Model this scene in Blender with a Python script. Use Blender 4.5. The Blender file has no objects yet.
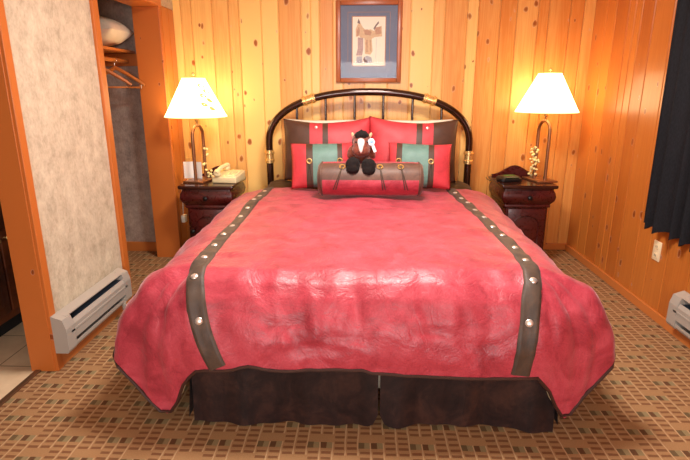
import bpy, bmesh, math, random
from math import sin, cos, pi, radians, sqrt, atan2, hypot
from mathutils import Vector, Matrix, Euler, noise
from mathutils.bvhtree import BVHTree

random.seed(7)
scene = bpy.context.scene
COL = scene.collection


# ---------------------------------------------------------------- helpers
def lin(c):
    return tuple(((v / 255) / 12.92 if v / 255 <= 0.04045 else ((v / 255 + 0.055) / 1.055) ** 2.4) for v in c) + (1,)


def lerp(a, b, t):
    return a + (b - a) * t


def curve(pts, x):
    """piecewise smooth lookup in a list of (x, y)"""
    if x <= pts[0][0]:
        return pts[0][1]
    for (x0, y0), (x1, y1) in zip(pts, pts[1:]):
        if x <= x1:
            t = (x - x0) / (x1 - x0)
            t = t * t * (3 - 2 * t)
            return y0 + (y1 - y0) * t
    return pts[-1][1]


def lcurve(pts, x):
    if x <= pts[0][0]:
        return pts[0][1]
    for (x0, y0), (x1, y1) in zip(pts, pts[1:]):
        if x <= x1:
            return y0 + (y1 - y0) * (x - x0) / (x1 - x0)
    return pts[-1][1]


def empty(name, loc, label, cat, group=None, rotz=0.0):
    o = bpy.data.objects.new(name, None)
    o.empty_display_size = 0.05
    COL.objects.link(o)
    o.location = loc
    o.rotation_euler = (0, 0, rotz)
    tag(o, label, cat, group)
    return o


def tag(o, label=None, cat=None, group=None, kind=None):
    if label:
        o['label'] = label
    if cat:
        o['category'] = cat
    if group:
        o['group'] = group
    if kind:
        o['kind'] = kind
    return o


def obj(name, bm, mats, parent=None, smooth=True, label=None, angle=40):
    me = bpy.data.meshes.new(name)
    bmesh.ops.recalc_face_normals(bm, faces=bm.faces)
    bm.to_mesh(me)
    bm.free()
    if not isinstance(mats, (list, tuple)):
        mats = [mats]
    for m in mats:
        me.materials.append(m)
    if smooth:
        me.polygons.foreach_set('use_smooth', [True] * len(me.polygons))
        me.set_sharp_from_angle(angle=radians(angle))
    o = bpy.data.objects.new(name, me)
    COL.objects.link(o)
    if parent:
        o.parent = parent
    if label:
        o['label'] = label
    return o


def struct(name, bm, mats, smooth=False, parent=None):
    o = obj(name, bm, mats, parent, smooth)
    if not parent:
        o['kind'] = 'structure'
    return o


def add_box(bm, x0, x1, y0, y1, z0, z1, bev=0.0, mat=0, seg=2):
    r = bmesh.ops.create_cube(bm, size=1.0)
    vs = r['verts']
    for v in vs:
        v.co = Vector((lerp(x0, x1, v.co.x + .5), lerp(y0, y1, v.co.y + .5), lerp(z0, z1, v.co.z + .5)))
    fs = set(f for v in vs for f in v.link_faces)
    for f in fs:
        f.material_index = mat
    if bev > 0:
        es = list(set(e for v in vs for e in v.link_edges))
        r2 = bmesh.ops.bevel(bm, geom=es, offset=bev, segments=seg, affect='EDGES', profile=0.5)
        for f in r2['faces']:
            f.material_index = mat
        vs = [v for v in vs if v.is_valid] + r2['verts']
    return vs


def box(x0, x1, y0, y1, z0, z1, bev=0.0):
    bm = bmesh.new()
    add_box(bm, x0, x1, y0, y1, z0, z1, bev)
    return bm


def add_tube(bm, pts, rad, seg=12, cap=True, mat=0, closed=False):
    """round tube along a polyline; rad is a number or a list"""
    pts = [Vector(p) for p in pts]
    n = len(pts)
    rs = rad if isinstance(rad, (list, tuple)) else [rad] * n
    rings = []
    prev = None
    for i, p in enumerate(pts):
        if closed:
            t = pts[(i + 1) % n] - pts[i - 1]
        else:
            t = pts[min(i + 1, n - 1)] - pts[max(i - 1, 0)]
        t.normalize()
        if prev is None:
            a = Vector((0, 0, 1)) if abs(t.z) < .9 else Vector((1, 0, 0))
            u = t.cross(a).normalized()
        else:
            u = (prev - t * prev.dot(t)).normalized()
        w = t.cross(u)
        prev = u
        rings.append([bm.verts.new(p + (u * cos(2 * pi * k / seg) + w * sin(2 * pi * k / seg)) * rs[i]) for k in range(seg)])
    m = n if closed else n - 1
    for i in range(m):
        a, b = rings[i], rings[(i + 1) % n]
        for k in range(seg):
            f = bm.faces.new((a[k], a[(k + 1) % seg], b[(k + 1) % seg], b[k]))
            f.material_index = mat
    if cap and not closed:
        for r, s in ((rings[0], -1), (rings[-1], 1)):
            f = bm.faces.new(r if s > 0 else r[::-1])
            f.material_index = mat


def tube(pts, rad, seg=12, closed=False):
    bm = bmesh.new()
    add_tube(bm, pts, rad, seg, closed=closed)
    return bm


def add_lathe(bm, prof, c=(0, 0, 0), seg=24, axis='z', mat=0):
    """surface of revolution; prof is a list of (r, h)"""
    rings = []
    c = Vector(c)
    for r, h in prof:
        ring = []
        for k in range(seg):
            a = 2 * pi * k / seg
            if axis == 'z':
                d = Vector((r * cos(a), r * sin(a), h))
            elif axis == 'y':
                d = Vector((r * cos(a), h, r * sin(a)))
            else:
                d = Vector((h, r * cos(a), r * sin(a)))
            ring.append(bm.verts.new(c + d))
        rings.append(ring)
    for a, b in zip(rings, rings[1:]):
        for k in range(seg):
            f = bm.faces.new((a[k], a[(k + 1) % seg], b[(k + 1) % seg], b[k]))
            f.material_index = mat
    for r in (rings[0], rings[-1]):
        f = bm.faces.new(r)
        f.material_index = mat
    bmesh.ops.remove_doubles(bm, verts=[v for r in (rings[0], rings[-1]) for v in r], dist=1e-5)


def lathe(prof, c=(0, 0, 0), seg=24, axis='z'):
    bm = bmesh.new()
    add_lathe(bm, prof, c, seg, axis)
    return bm


def add_sphere(bm, c, r, sub=2, scale=(1, 1, 1), rot=None, mat=0):
    res = bmesh.ops.create_icosphere(bm, subdivisions=sub, radius=1.0)
    M = Matrix.Diagonal(Vector((r * scale[0], r * scale[1], r * scale[2]))).to_3x3()
    if rot:
        M = Euler(rot).to_matrix() @ M
    for v in res['verts']:
        v.co = M @ v.co + Vector(c)
        for f in v.link_faces:
            f.material_index = mat
    return res['verts']


def rect_loft(bm, prof, cx, cy, hx, hy, rad=0.01, n=4, mat=0):
    """stack of rounded rectangles: prof = (z, grow); box footprint 2hx by 2hy"""
    rings = []
    for z, g in prof:
        ring = []
        for qx, qy, a0 in ((1, 1, 0), (-1, 1, 90), (-1, -1, 180), (1, -1, 270)):
            for k in range(n + 1):
                a = radians(a0 + 90 * k / n)
                ring.append(bm.verts.new((cx + qx * (hx + g - rad) + rad * cos(a), cy + qy * (hy + g - rad) + rad * sin(a), z)))
        rings.append(ring)
    m = len(rings[0])
    for a, b in zip(rings, rings[1:]):
        for k in range(m):
            bm.faces.new((a[k], a[(k + 1) % m], b[(k + 1) % m], b[k])).material_index = mat
    bm.faces.new(rings[0][::-1]).material_index = mat
    bm.faces.new(rings[-1]).material_index = mat


# ---------------------------------------------------------------- materials
class NT:
    def __init__(self, name):
        self.m = bpy.data.materials.new(name)
        self.m.use_nodes = True
        self.t = self.m.node_tree
        self.b = self.t.nodes['Principled BSDF']

    def n(self, kind, **kw):
        nd = self.t.nodes.new('ShaderNode' + kind)
        for k, v in kw.items():
            setattr(nd, k, v)
        return nd

    def l(self, a, b):
        self.t.links.new(a, b)

    def val(self, sock, v):
        if hasattr(v, 'is_output'):
            self.l(v, sock)
        else:
            sock.default_value = v

    def math(self, op, a, b=None, c=None, clamp=False):
        nd = self.n('Math', operation=op)
        nd.use_clamp = clamp
        self.val(nd.inputs[0], a)
        if b is not None:
            self.val(nd.inputs[1], b)
        if c is not None:
            self.val(nd.inputs[2], c)
        return nd.outputs[0]

    def mix(self, f, a, b, mode='MIX'):
        nd = self.n('Mix', data_type='RGBA', blend_type=mode)
        self.val(nd.inputs[0], f)
        self.val(nd.inputs[6], a)
        self.val(nd.inputs[7], b)
        return nd.outputs[2]

    def ramp(self, f, stops, interp='LINEAR'):
        nd = self.n('ValToRGB')
        r = nd.color_ramp
        r.interpolation = interp
        while len(r.elements) < len(stops):
            r.elements.new(.5)
        for e, (p, c) in zip(r.elements, stops):
            e.position = p
            e.color = c if len(c) == 4 else tuple(c) + (1,)
        self.val(nd.inputs[0], f)
        return nd.outputs[0]

    def coord(self, kind='Object'):
        return self.n('TexCoord').outputs[kind]

    def xyz(self, v):
        nd = self.n('SeparateXYZ')
        self.l(v, nd.inputs[0])
        return nd.outputs

    def vec(self, x, y, z):
        nd = self.n('CombineXYZ')
        for i, v in enumerate((x, y, z)):
            self.val(nd.inputs[i], v)
        return nd.outputs[0]

    def noise(self, v, scale, detail=3, rough=.5, dist=0.0):
        nd = self.n('TexNoise')
        self.l(v, nd.inputs['Vector'])
        nd.inputs['Scale'].default_value = scale
        nd.inputs['Detail'].default_value = detail
        nd.inputs['Roughness'].default_value = rough
        nd.inputs['Distortion'].default_value = dist
        return nd.outputs[0]

    def mapping(self, v, sc):
        nd = self.n('Mapping')
        self.l(v, nd.inputs[0])
        nd.inputs['Scale'].default_value = sc
        return nd.outputs[0]

    def bump(self, h, strength, dist=.01):
        nd = self.n('Bump')
        self.l(h, nd.inputs['Height'])
        nd.inputs['Strength'].default_value = strength
        nd.inputs['Distance'].default_value = dist
        self.l(nd.outputs[0], self.b.inputs['Normal'])

    def set(self, **kw):
        for k, v in kw.items():
            self.val(self.b.inputs[k.replace('_', ' ')], v)
        return self


def plain(name, rgb, rough=.5, metal=0.0, mottled=0.0, scale=30, bump=0.0, spec=.5, **kw):
    t = NT(name)
    c = lin(rgb)
    if mottled or bump:
        f = t.noise(t.coord(), scale, 4, .6)
        d = tuple(v * (1 - mottled) for v in c[:3]) + (1,)
        u = tuple(min(1, v * (1 + mottled)) for v in c[:3]) + (1,)
        t.l(t.ramp(f, [(.3, d), (.7, u)]), t.b.inputs['Base Color'])
        if bump:
            t.bump(f, bump, .004)
    else:
        t.b.inputs['Base Color'].default_value = c
    t.set(Roughness=rough, Metallic=metal)
    t.b.inputs['Specular IOR Level'].default_value = spec
    for k, v in kw.items():
        t.val(t.b.inputs[k.replace('_', ' ')], v)
    return t.m


def pine(name, light, dark, across, along, knot=1.0, rough=.32, coat=.3, grain=.5):
    """knotty pine: across / along are axis numbers, 'tint' is a per-board random number"""
    t = NT(name)
    at = t.n('Attribute')
    at.attribute_name = 'tint'
    tint = at.outputs['Fac']
    p = t.xyz(t.coord())
    A = p[across]
    L = p[along]
    other = [i for i in range(3) if i not in (across, along)][0]
    O = p[other]
    off = t.math('MULTIPLY', tint, 37.0)
    L2 = t.math('ADD', L, off)
    # knots
    vv = t.vec(t.math('MULTIPLY', A, 11.5), t.math('MULTIPLY', O, 2.0), t.math('MULTIPLY', L2, 7.2))
    wob = t.n('TexNoise')
    t.l(vv, wob.inputs['Vector'])
    wob.inputs['Scale'].default_value = 1.3
    vor = t.n('TexVoronoi', feature='F1')
    mixv = t.n('VectorMath', operation='MULTIPLY_ADD')
    t.l(wob.outputs['Color'], mixv.inputs[0])
    mixv.inputs[1].default_value = (.35, .35, .35)
    t.l(vv, mixv.inputs[2])
    t.l(mixv.outputs[0], vor.inputs['Vector'])
    vor.inputs['Scale'].default_value = 1.0
    rnd = t.xyz(vor.outputs['Color'])[0]
    kr = t.math('MULTIPLY_ADD', rnd, .34 * knot, -.07 * knot)
    kr = t.math('MAXIMUM', kr, .0001)
    kd = t.math('DIVIDE', vor.outputs['Distance'], kr)
    # grain
    gv = t.vec(t.math('MULTIPLY', A, 26.0), t.math('MULTIPLY', O, 26.0), t.math('MULTIPLY', L2, 1.1))
    g1 = t.noise(gv, 1.0, 3, .55, .6)
    gw = t.math('FRACT', t.math('MULTIPLY', g1, 5.0))
    gw = t.math('ABSOLUTE', t.math('SUBTRACT', gw, .5))
    g2 = t.noise(t.vec(t.math('MULTIPLY', A, 3.0), O, t.math('MULTIPLY', L2, .7)), 1.0, 2)
    f = t.math('ADD', t.math('MULTIPLY', gw, .55 * grain), t.math('MULTIPLY', g2, .5))
    f = t.math('ADD', f, t.math('MULTIPLY_ADD', tint, .75, -.30))
    base = t.ramp(f, [(.12, lin(light)), (.75, lin(dark))])
    kn = lin((124, 54, 16))
    halo = t.ramp(kd, [(0, kn), (.45, lin((136, 62, 20))), (.75, tuple(v * .62 for v in lin(dark)[:3]) + (1,)), (1.0, (1, 1, 1, 1))])
    kf = t.math('LESS_THAN', kd, 1.0)
    soft = t.ramp(kd, [(.55, (1, 1, 1)), (1.0, (0, 0, 0))])
    colr = t.mix(t.math('MULTIPLY', kf, soft), base, halo)
    # reddish stain around bigger knots
    st = t.ramp(kd, [(.8, (.6, .6, .6)), (2.2, (0, 0, 0))])
    colr = t.mix(t.math('MULTIPLY', st, .6), colr, tuple(v * .75 for v in lin(dark)[:3]) + (1,))
    t.l(colr, t.b.inputs['Base Color'])
    t.set(Roughness=rough)
    t.b.inputs['Coat Weight'].default_value = coat
    t.b.inputs['Coat Roughness'].default_value = .18
    t.b.inputs['Specular IOR Level'].default_value = .3
    t.bump(g1, .08, .004)
    return t.m


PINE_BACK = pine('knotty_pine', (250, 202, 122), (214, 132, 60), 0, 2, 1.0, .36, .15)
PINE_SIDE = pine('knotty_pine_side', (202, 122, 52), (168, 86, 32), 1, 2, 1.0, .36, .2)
TRIM_X = pine('pine_trim_board', (192, 106, 46), (164, 80, 31), 0, 2, .5, .42, .08)
TRIM_Y = pine('pine_trim_side', (192, 106, 46), (164, 80, 31), 1, 2, .5, .42, .08)
TRIM_LY = pine('pine_trim_long', (200, 118, 58), (174, 92, 40), 2, 1, .4)
TRIM_LX = pine('pine_trim_long_across', (200, 118, 58), (174, 92, 40), 2, 0, .4)


def wallcloth(name, a, b, c):
    t = NT(name)
    co = t.coord()
    f1 = t.noise(co, 11, 5, .65)
    f2 = t.noise(t.mapping(co, (75, 75, 45)), 1, 4, .7)
    f3 = t.noise(t.mapping(co, (14, 14, 3)), 1, 2, .5)
    f = t.math('ADD', t.math('MULTIPLY', f1, .5), t.math('ADD', t.math('MULTIPLY', f2, .35), t.math('MULTIPLY', f3, .15)))
    t.l(t.ramp(f, [(.36, lin(c)), (.5, lin(b)), (.64, lin(a))]), t.b.inputs['Base Color'])
    t.set(Roughness=.85)
    t.b.inputs['Specular IOR Level'].default_value = .15
    t.bump(f2, .35, .006)
    return t.m


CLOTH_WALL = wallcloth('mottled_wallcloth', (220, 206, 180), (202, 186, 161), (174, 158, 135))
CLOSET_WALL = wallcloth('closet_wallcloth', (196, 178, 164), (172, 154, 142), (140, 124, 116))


def carpet():
    t = NT('woven_carpet')
    p = t.xyz(t.coord())
    S = 1 / .205
    wb = t.n('TexNoise')
    t.l(t.coord(), wb.inputs['Vector'])
    wb.inputs['Scale'].default_value = 9
    wn = t.xyz(wb.outputs['Color'])
    X = t.math('MULTIPLY', t.math('MULTIPLY_ADD', wn[0], .010, p[0]), S)
    Y = t.math('MULTIPLY', t.math('MULTIPLY_ADD', wn[1], .010, p[1]), 1 / .25)
    X2 = t.math('MULTIPLY', X, 2.0)
    odd = t.math('MODULO', t.math('FLOOR', t.math('ADD', X2, 100.0)), 2.0)
    fy = t.math('FRACT', t.math('ADD', t.math('MULTIPLY_ADD', odd, .5, Y), 50.0))
    fy = t.math('SUBTRACT', 1.0, fy)
    X4 = t.math('ADD', t.math('MULTIPLY', X, 4.0), 200.0)
    fx = t.math('FRACT', X4)
    col = t.math('MODULO', t.math('FLOOR', X4), 2.0)
    jit = t.noise(t.mapping(t.coord(), (70, 70, 70)), 1, 2)
    isdark = t.math('LESS_THAN', fy, .14)
    isplain = t.math('GREATER_THAN', fy, .80)
    # dash rows
    rows = t.math('FRACT', t.math('MULTIPLY', t.math('SUBTRACT', fy, .14), 7.6))
    dash = t.math('GREATER_THAN', rows, .56)
    fxd = t.math('ADD', fx, t.math('MULTIPLY_ADD', jit, .2, -.1))
    inx = t.math('MULTIPLY', t.math('GREATER_THAN', fx, .10), t.math('LESS_THAN', fxd, .86))
    dash = t.math('MULTIPLY', dash, inx)
    dash = t.math('MULTIPLY', dash, t.math('SUBTRACT', 1.0, isdark))
    dash = t.math('MULTIPLY', dash, t.math('SUBTRACT', 1.0, isplain))
    line = t.math('MULTIPLY', t.math('GREATER_THAN', fx, .90), t.math('SUBTRACT', 1.0, isplain))
    tan = t.mix(t.noise(t.coord(), 6, 3), lin((168, 128, 90)), lin((154, 115, 79)))
    c = t.mix(t.math('MULTIPLY', dash, .8), tan, lin((112, 70, 47)))
    c = t.mix(t.math('MULTIPLY', line, .5), c, lin((204, 172, 134)))
    left = t.math('LESS_THAN', fx, .46)
    dk = t.mix(col, lin((92, 77, 54)), lin((84, 54, 37)))
    dcell = t.mix(left, lin((136, 121, 88)), dk)
    dmask = t.math('MULTIPLY', isdark, t.math('LESS_THAN', fx, .90))
    c = t.mix(t.math('MULTIPLY', dmask, .85), c, dcell)
    fine = t.noise(t.mapping(t.coord(), (220, 220, 220)), 1, 2)
    c = t.mix(.22, c, t.ramp(fine, [(.3, (.25, .2, .15)), (.7, (1, 1, 1))]), 'MULTIPLY')
    t.l(c, t.b.inputs['Base Color'])
    t.set(Roughness=.95)
    t.b.inputs['Specular IOR Level'].default_value = .1
    t.bump(fine, .25, .004)
    return t.m


def tile():
    t = NT('stone_tile')
    p = t.xyz(t.coord())
    fx = t.math('FRACT', t.math('ADD', t.math('DIVIDE', t.math('ADD', p[0], 1.88), .33), 20.0))
    fy = t.math('FRACT', t.math('ADD', t.math('DIVIDE', t.math('SUBTRACT', p[1], 2.27), .33), 20.0))
    gx = t.math('LESS_THAN', fx, .02)
    gy = t.math('LESS_THAN', fy, .02)
    g = t.math('MAXIMUM', gx, gy)
    c = t.ramp(t.noise(t.coord(), 5, 4, .6), [(.3, lin((206, 172, 136))), (.7, lin((232, 204, 168)))])
    t.l(t.mix(g, c, lin((140, 108, 80))), t.b.inputs['Base Color'])
    t.set(Roughness=.35)
    return t.m


def suede(name, a, b, c, sheen=.4, rough=.45, scale=6, spec=.5, fine=160, bump=.25):
    t = NT(name)
    co = t.coord()
    f1 = t.noise(co, scale, 5, .62, .8)
    f2 = t.noise(co, fine, 2, .5)
    f = t.math('ADD', t.math('MULTIPLY', f1, .8), t.math('MULTIPLY', f2, .2))
    t.l(t.ramp(f, [(.36, lin(c)), (.5, lin(b)), (.66, lin(a))]), t.b.inputs['Base Color'])
    r = t.math('MULTIPLY_ADD', f2, .35, rough - .17)
    t.l(r, t.b.inputs['Roughness'])
    t.b.inputs['Specular IOR Level'].default_value = spec
    t.b.inputs['Sheen Weight'].default_value = sheen
    t.b.inputs['Sheen Roughness'].default_value = .4
    t.bump(f, bump, .005)
    return t


RED = suede('crimson_suede', (190, 74, 88), (172, 56, 70), (146, 42, 55), .3, .43, 7, .42, 160, .2)
_co = RED.coord()
_a = RED.noise(_co, 5, 4, .6, 1.5)
_r = RED.math('ABSOLUTE', RED.math('SUBTRACT', _a, .5))
_r = RED.math('MULTIPLY', RED.math('MINIMUM', _r, .07), 9.0)
_b2 = RED.noise(_co, 16, 4, .65, 1.0)
_r2 = RED.math('MULTIPLY', RED.math('MINIMUM', RED.math('ABSOLUTE', RED.math('SUBTRACT', _b2, .5)), .06), 3.5)
_f = RED.noise(_co, 130, 2)
_h = RED.math('ADD', RED.math('ADD', _r, _r2), RED.math('MULTIPLY', _f, .22))
RED.bump(_h, .22, .008)
RED.b.inputs['Sheen Tint'].default_value = (1, .7, .72, 1)
RED = RED.m
BROWN = suede('brown_suede', (112, 76, 58), (92, 60, 46), (72, 46, 36), .15, .55, 9).m
BAND = suede('brown_band_suede', (84, 62, 47), (68, 50, 38), (54, 39, 30), .1, .6, 9).m
LEATHER = suede('dark_brown_leather', (88, 58, 50), (62, 43, 41), (46, 34, 34), .05, .5, 8, .4, 60, .35).m
OLIVE = suede('olive_brown_cloth', (124, 88, 46), (104, 72, 38), (84, 56, 30), .1, .7, 5, .2).m
LINING = plain('beige_lining', (214, 190, 150), .8, mottled=.1)
PIPING = plain('dark_piping', (60, 34, 28), .5)
WHITE_FABRIC = plain('white_cotton', (238, 226, 204), .85, mottled=.06, scale=14, bump=.2)
BRASS = plain('polished_brass', (255, 222, 150), .26, .85)
STUD = plain('antique_silver_stud', (226, 214, 206), .3, .75)
BRONZE = plain('dark_bronze_tube', (58, 30, 18), .16, .55, Coat_Weight=.8, Coat_Roughness=.08)
CHERRY = suede('dark_cherry_wood', (88, 24, 20), (70, 17, 15), (50, 11, 11), 0, .3, 4, .5, 40, .02).m
CHERRY_TOP = plain('cherry_top', (54, 24, 18), .18, mottled=.2, scale=8)
KNOB = plain('black_knob', (24, 20, 20), .3, .3)
LAMP_METAL = plain('brushed_bronze', (150, 102, 70), .32, .7, mottled=.08)
IVORY = plain('ivory_plastic', (236, 216, 168), .35)
IVORY_D = plain('ivory_keypad', (206, 186, 142), .4)
PAPER = plain('white_paper', (244, 236, 232), .7)
BLACK_P = plain('black_plastic', (22, 20, 20), .35)
GREY_METAL = plain('grey_enamel', (168, 158, 148), .4, .0, mottled=.04, scale=5)
DARK_METAL = plain('dark_fins', (36, 40, 52), .35, .6)
FIN = plain('aluminium_fin', (110, 120, 140), .3, .8)
WHITE_P = plain('white_plastic', (240, 232, 214), .4)
ALMOND = plain('almond_plastic', (236, 214, 176), .4)
CHROME = plain('chrome', (200, 196, 190), .15, 1.0)
HANGER = plain('hanger_wood', (190, 112, 52), .4, mottled=.15, scale=12)
DARKWOOD = suede('dark_stained_wood', (112, 56, 28), (92, 44, 22), (66, 30, 16), 0, .4, 5, .4, 50, .05).m
BLACK = plain('toe_kick_black', (16, 14, 14), .8)
CEIL = plain('ceiling_paint', (238, 226, 206), .9, mottled=.03)
STEEL = plain('threshold_metal', (120, 86, 62), .4, .6)
BERRY = plain('pearl_berry', (246, 226, 160), .35)
TWIG = plain('twig_brown', (120, 82, 44), .7)

t = NT('navy_curtain')
co = t.coord()
w = t.noise(t.mapping(co, (180, 180, 60)), 1, 2)
t.l(t.ramp(w, [(.3, lin((20, 19, 25))), (.7, lin((36, 34, 42)))]), t.b.inputs['Base Color'])
t.set(Roughness=.75)
t.bump(w, .15, .003)
CURTAIN = t.m

t = NT('frame_glass')
tr = t.n('BsdfTransparent')
gl = t.n('BsdfGlossy')
gl.inputs['Roughness'].default_value = .03
fr = t.n('Fresnel')
fr.inputs['IOR'].default_value = 1.2
mx = t.n('MixShader')
t.l(fr.outputs[0], mx.inputs[0])
t.l(tr.outputs[0], mx.inputs[1])
t.l(gl.outputs[0], mx.inputs[2])
t.l(mx.outputs[0], t.t.nodes['Material Output'].inputs['Surface'])
GLASS = t.m


def emis(name, rgb, strength, base=(255, 240, 200)):
    t = NT(name)
    t.set(Roughness=.8)
    t.b.inputs['Base Color'].default_value = lin(base)
    t.b.inputs['Emission Color'].default_value = lin(rgb)
    t.b.inputs['Emission Strength'].default_value = strength
    return t.m


SHADE_OUT = emis('lit_shade_cloth', (255, 226, 164), 7.5)
SHADE_IN = emis('lit_shade_lining', (255, 222, 160), 2.0)
BULB = emis('lamp_bulb', (255, 220, 160), 10)
LEAFM = emis('pressed_leaf', (236, 160, 84), 2.0, (160, 90, 40))
GREEN_LED = emis('green_digits', (60, 220, 70), .35, (10, 40, 10))

# ---------------------------------------------------------------- the room
XR, XL, YB = 1.83, -1.555, 4.39
ZC, YF = 2.45, -1.6
XLB = -1.75            # far face of the left wall
XB = -3.1              # bathroom end
rng = random.Random(3)


def plank_wall(name, cuts, axis, plane, z0, z1, thick, mat, sign, recess=.0):
    """tongue and groove boards side by side as one wall; cuts along the axis"""
    bm = bmesh.new()
    lay = bm.verts.layers.float.new('tint')
    for a, b in zip(cuts, cuts[1:]):
        p0, p1 = plane, plane + sign * thick
        lo, hi = min(p0, p1), max(p0, p1)
        tint = rng.random() * .75
        if axis == 'x' and a > .9:
            tint = .55 + .45 * rng.random()
        gap = .0018
        before = set(bm.verts)
        if axis == 'x':
            add_box(bm, a + gap, b - gap, lo, hi, z0, z1, .005, seg=1)
        else:
            add_box(bm, lo, hi, a + gap, b - gap, z0, z1, .0045, seg=1)
        for v in bm.verts:
            if v not in before:
                v[lay] = tint
    # solid backing behind the boards
    pb0, pb1 = plane + sign * thick * .6, plane + sign * (thick + .06)
    lo, hi = min(pb0, pb1), max(pb0, pb1)
    if axis == 'x':
        add_box(bm, cuts[0], cuts[-1], lo, hi, z0, z1)
    else:
        add_box(bm, lo, hi, cuts[0], cuts[-1], z0, z1)
    return struct(name, bm, mat)


cuts = [XL - .20, -1.496, -1.41, -1.24, -1.103, -1.018, -.836, -.695, -.511, -.432, -.361, -.251, -.169, .011, .198, .379,
        .563, .652, .83, .918, 1.091, 1.221, 1.391, 1.475, 1.642, 1.749, XR + .08]
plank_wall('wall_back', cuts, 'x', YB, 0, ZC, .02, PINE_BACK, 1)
c2 = [YB]
while c2[-1] > YF:
    c2.append(c2[-1] - rng.choice((.09, .15, .19, .22)))
c2[-1] = YF
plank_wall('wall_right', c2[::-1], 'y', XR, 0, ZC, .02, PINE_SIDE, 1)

struct('floor', box(XLB + .11, XR + .1, YF - .1, YB + .1, -.1, 0), carpet())
bmf = box(-2.6, XLB + .11, 3.0, 4.3, -.1, 0)
struct('floor_closet', bmf, bpy.data.materials['woven_carpet'])
struct('floor_bathroom', box(XB, XLB + .11, YF - .1, 3.0, -.1, 0), tile())
struct('trim_1', box(XLB + .095, XLB + .125, YF, 2.24, 0, .008, .003), STEEL)
struct('ceiling', box(XB, XR + .1, YF - .1, YB + .1, ZC, ZC + .1), CEIL)

# left wall: cloth-covered pier between the bathroom door and the closet
DJ, CJ0, CJ1, HDR = 2.252, 3.11, 4.05, 1.985
struct('wall_left', box(XL - .115, XL, DJ, CJ0 - .02, 0, ZC), CLOTH_WALL)
bm = bmesh.new()
add_box(bm, XL - .115, XL, YF, DJ, 2.14, ZC)
add_box(bm, XLB, XL, CJ0 - .02, YB, HDR + .02, ZC)
add_box(bm, XL - .115, XL, YF, .9, 0, 2.14)
struct('wall_left_upper', bm, CLOTH_WALL)
c3 = [CJ1 + .02, 4.13, 4.27, YB]
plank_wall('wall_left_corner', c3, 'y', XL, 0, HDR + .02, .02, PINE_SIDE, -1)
# door lining and casings
bm = box(XL - .12, XL + .004, DJ - .022, DJ, 0, 2.14, .002)
struct('trim_2', bm, TRIM_X)
struct('trim_3', box(XL, XL + .02, DJ - .018, DJ + .030, 0, 2.2, .003), TRIM_Y)
# closet: near casing, far lining, header lining
struct('trim_4', box(XL - .002, XL + .018, CJ0 - .065, CJ0, 0, HDR + .07, .004), TRIM_Y)
struct('trim_5', box(XLB, XL + .002, CJ1, CJ1 + .02, 0, HDR, .002), TRIM_X)
struct('trim_6', box(XLB, XL + .002, CJ0 - .02, CJ1 + .02, HDR, HDR + .02, .002), TRIM_LY)
struct('trim_7', box(XL, XL + .012, CJ1 - .002, CJ1 + .045, 0, HDR + .02, .005), TRIM_Y)
struct('trim_8', box(XL, XL + .018, CJ0, CJ1 + .045, HDR + .002, HDR + .09, .004), TRIM_LY)
# closet and bathroom shells
bm = bmesh.new()
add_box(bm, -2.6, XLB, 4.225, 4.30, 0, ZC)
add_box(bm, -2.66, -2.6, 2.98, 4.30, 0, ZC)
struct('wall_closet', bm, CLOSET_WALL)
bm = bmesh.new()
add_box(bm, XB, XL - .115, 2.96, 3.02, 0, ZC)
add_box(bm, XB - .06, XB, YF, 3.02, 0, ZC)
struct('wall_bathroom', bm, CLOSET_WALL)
struct('baseboard_closet', box(-2.6, XLB, 4.207, 4.225, 0, .085, .003), TRIM_LX)
struct('baseboard_left', box(XL, XL + .016, DJ + .030, CJ0 - .065, 0, .085, .004), TRIM_LY)
struct('baseboard_right', box(XR - .016, XR, YF, YB - .016, 0, .06, .004), TRIM_LY)
struct('baseboard_back', box(XL + .016, XR, YB - .016, YB, 0, .06, .004), TRIM_LX)

# wall behind the camera, with the window that lights the room
WX0, WX1, WZ0, WZ1 = -1.0, 1.0, .80, 1.95
bm = bmesh.new()
add_box(bm, XB, WX0, YF - .1, YF, 0, ZC)
add_box(bm, WX1, XR + .1, YF - .1, YF, 0, ZC)
add_box(bm, WX0, WX1, YF - .1, YF, 0, WZ0)
add_box(bm, WX0, WX1, YF - .1, YF, WZ1, ZC)
struct('wall_front', bm, CLOTH_WALL)
bm = bmesh.new()
for x in (WX0, -.02, WX1 - .04):
    add_box(bm, x, x + .04, YF - .08, YF - .02, WZ0, WZ1)
for z in (WZ0, WZ1 - .04):
    add_box(bm, WX0, WX1, YF - .08, YF - .02, z, z + .04)
struct('window_1', bm, TRIM_LX)

# ---------------------------------------------------------------- closet contents
sh = empty('closet_shelf', (-2.2, 3.7, 1.66), 'orange pine shelf board with wall cleat high in the closet', 'shelf')
obj('board', box(-.40, .37, -.60, .523, 0, .02, .002), TRIM_LY, sh)
obj('cleat', box(-.40, .40, .503, .524, -.095, -.001, .002), TRIM_LX, sh)
rod = obj('closet_rod', tube([(-1.895, 3.07, 1.60), (-1.895, 4.2, 1.60)], .016, 14), HANGER)
tag(rod, 'round wooden clothes rod under the closet shelf', 'rod')


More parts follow.
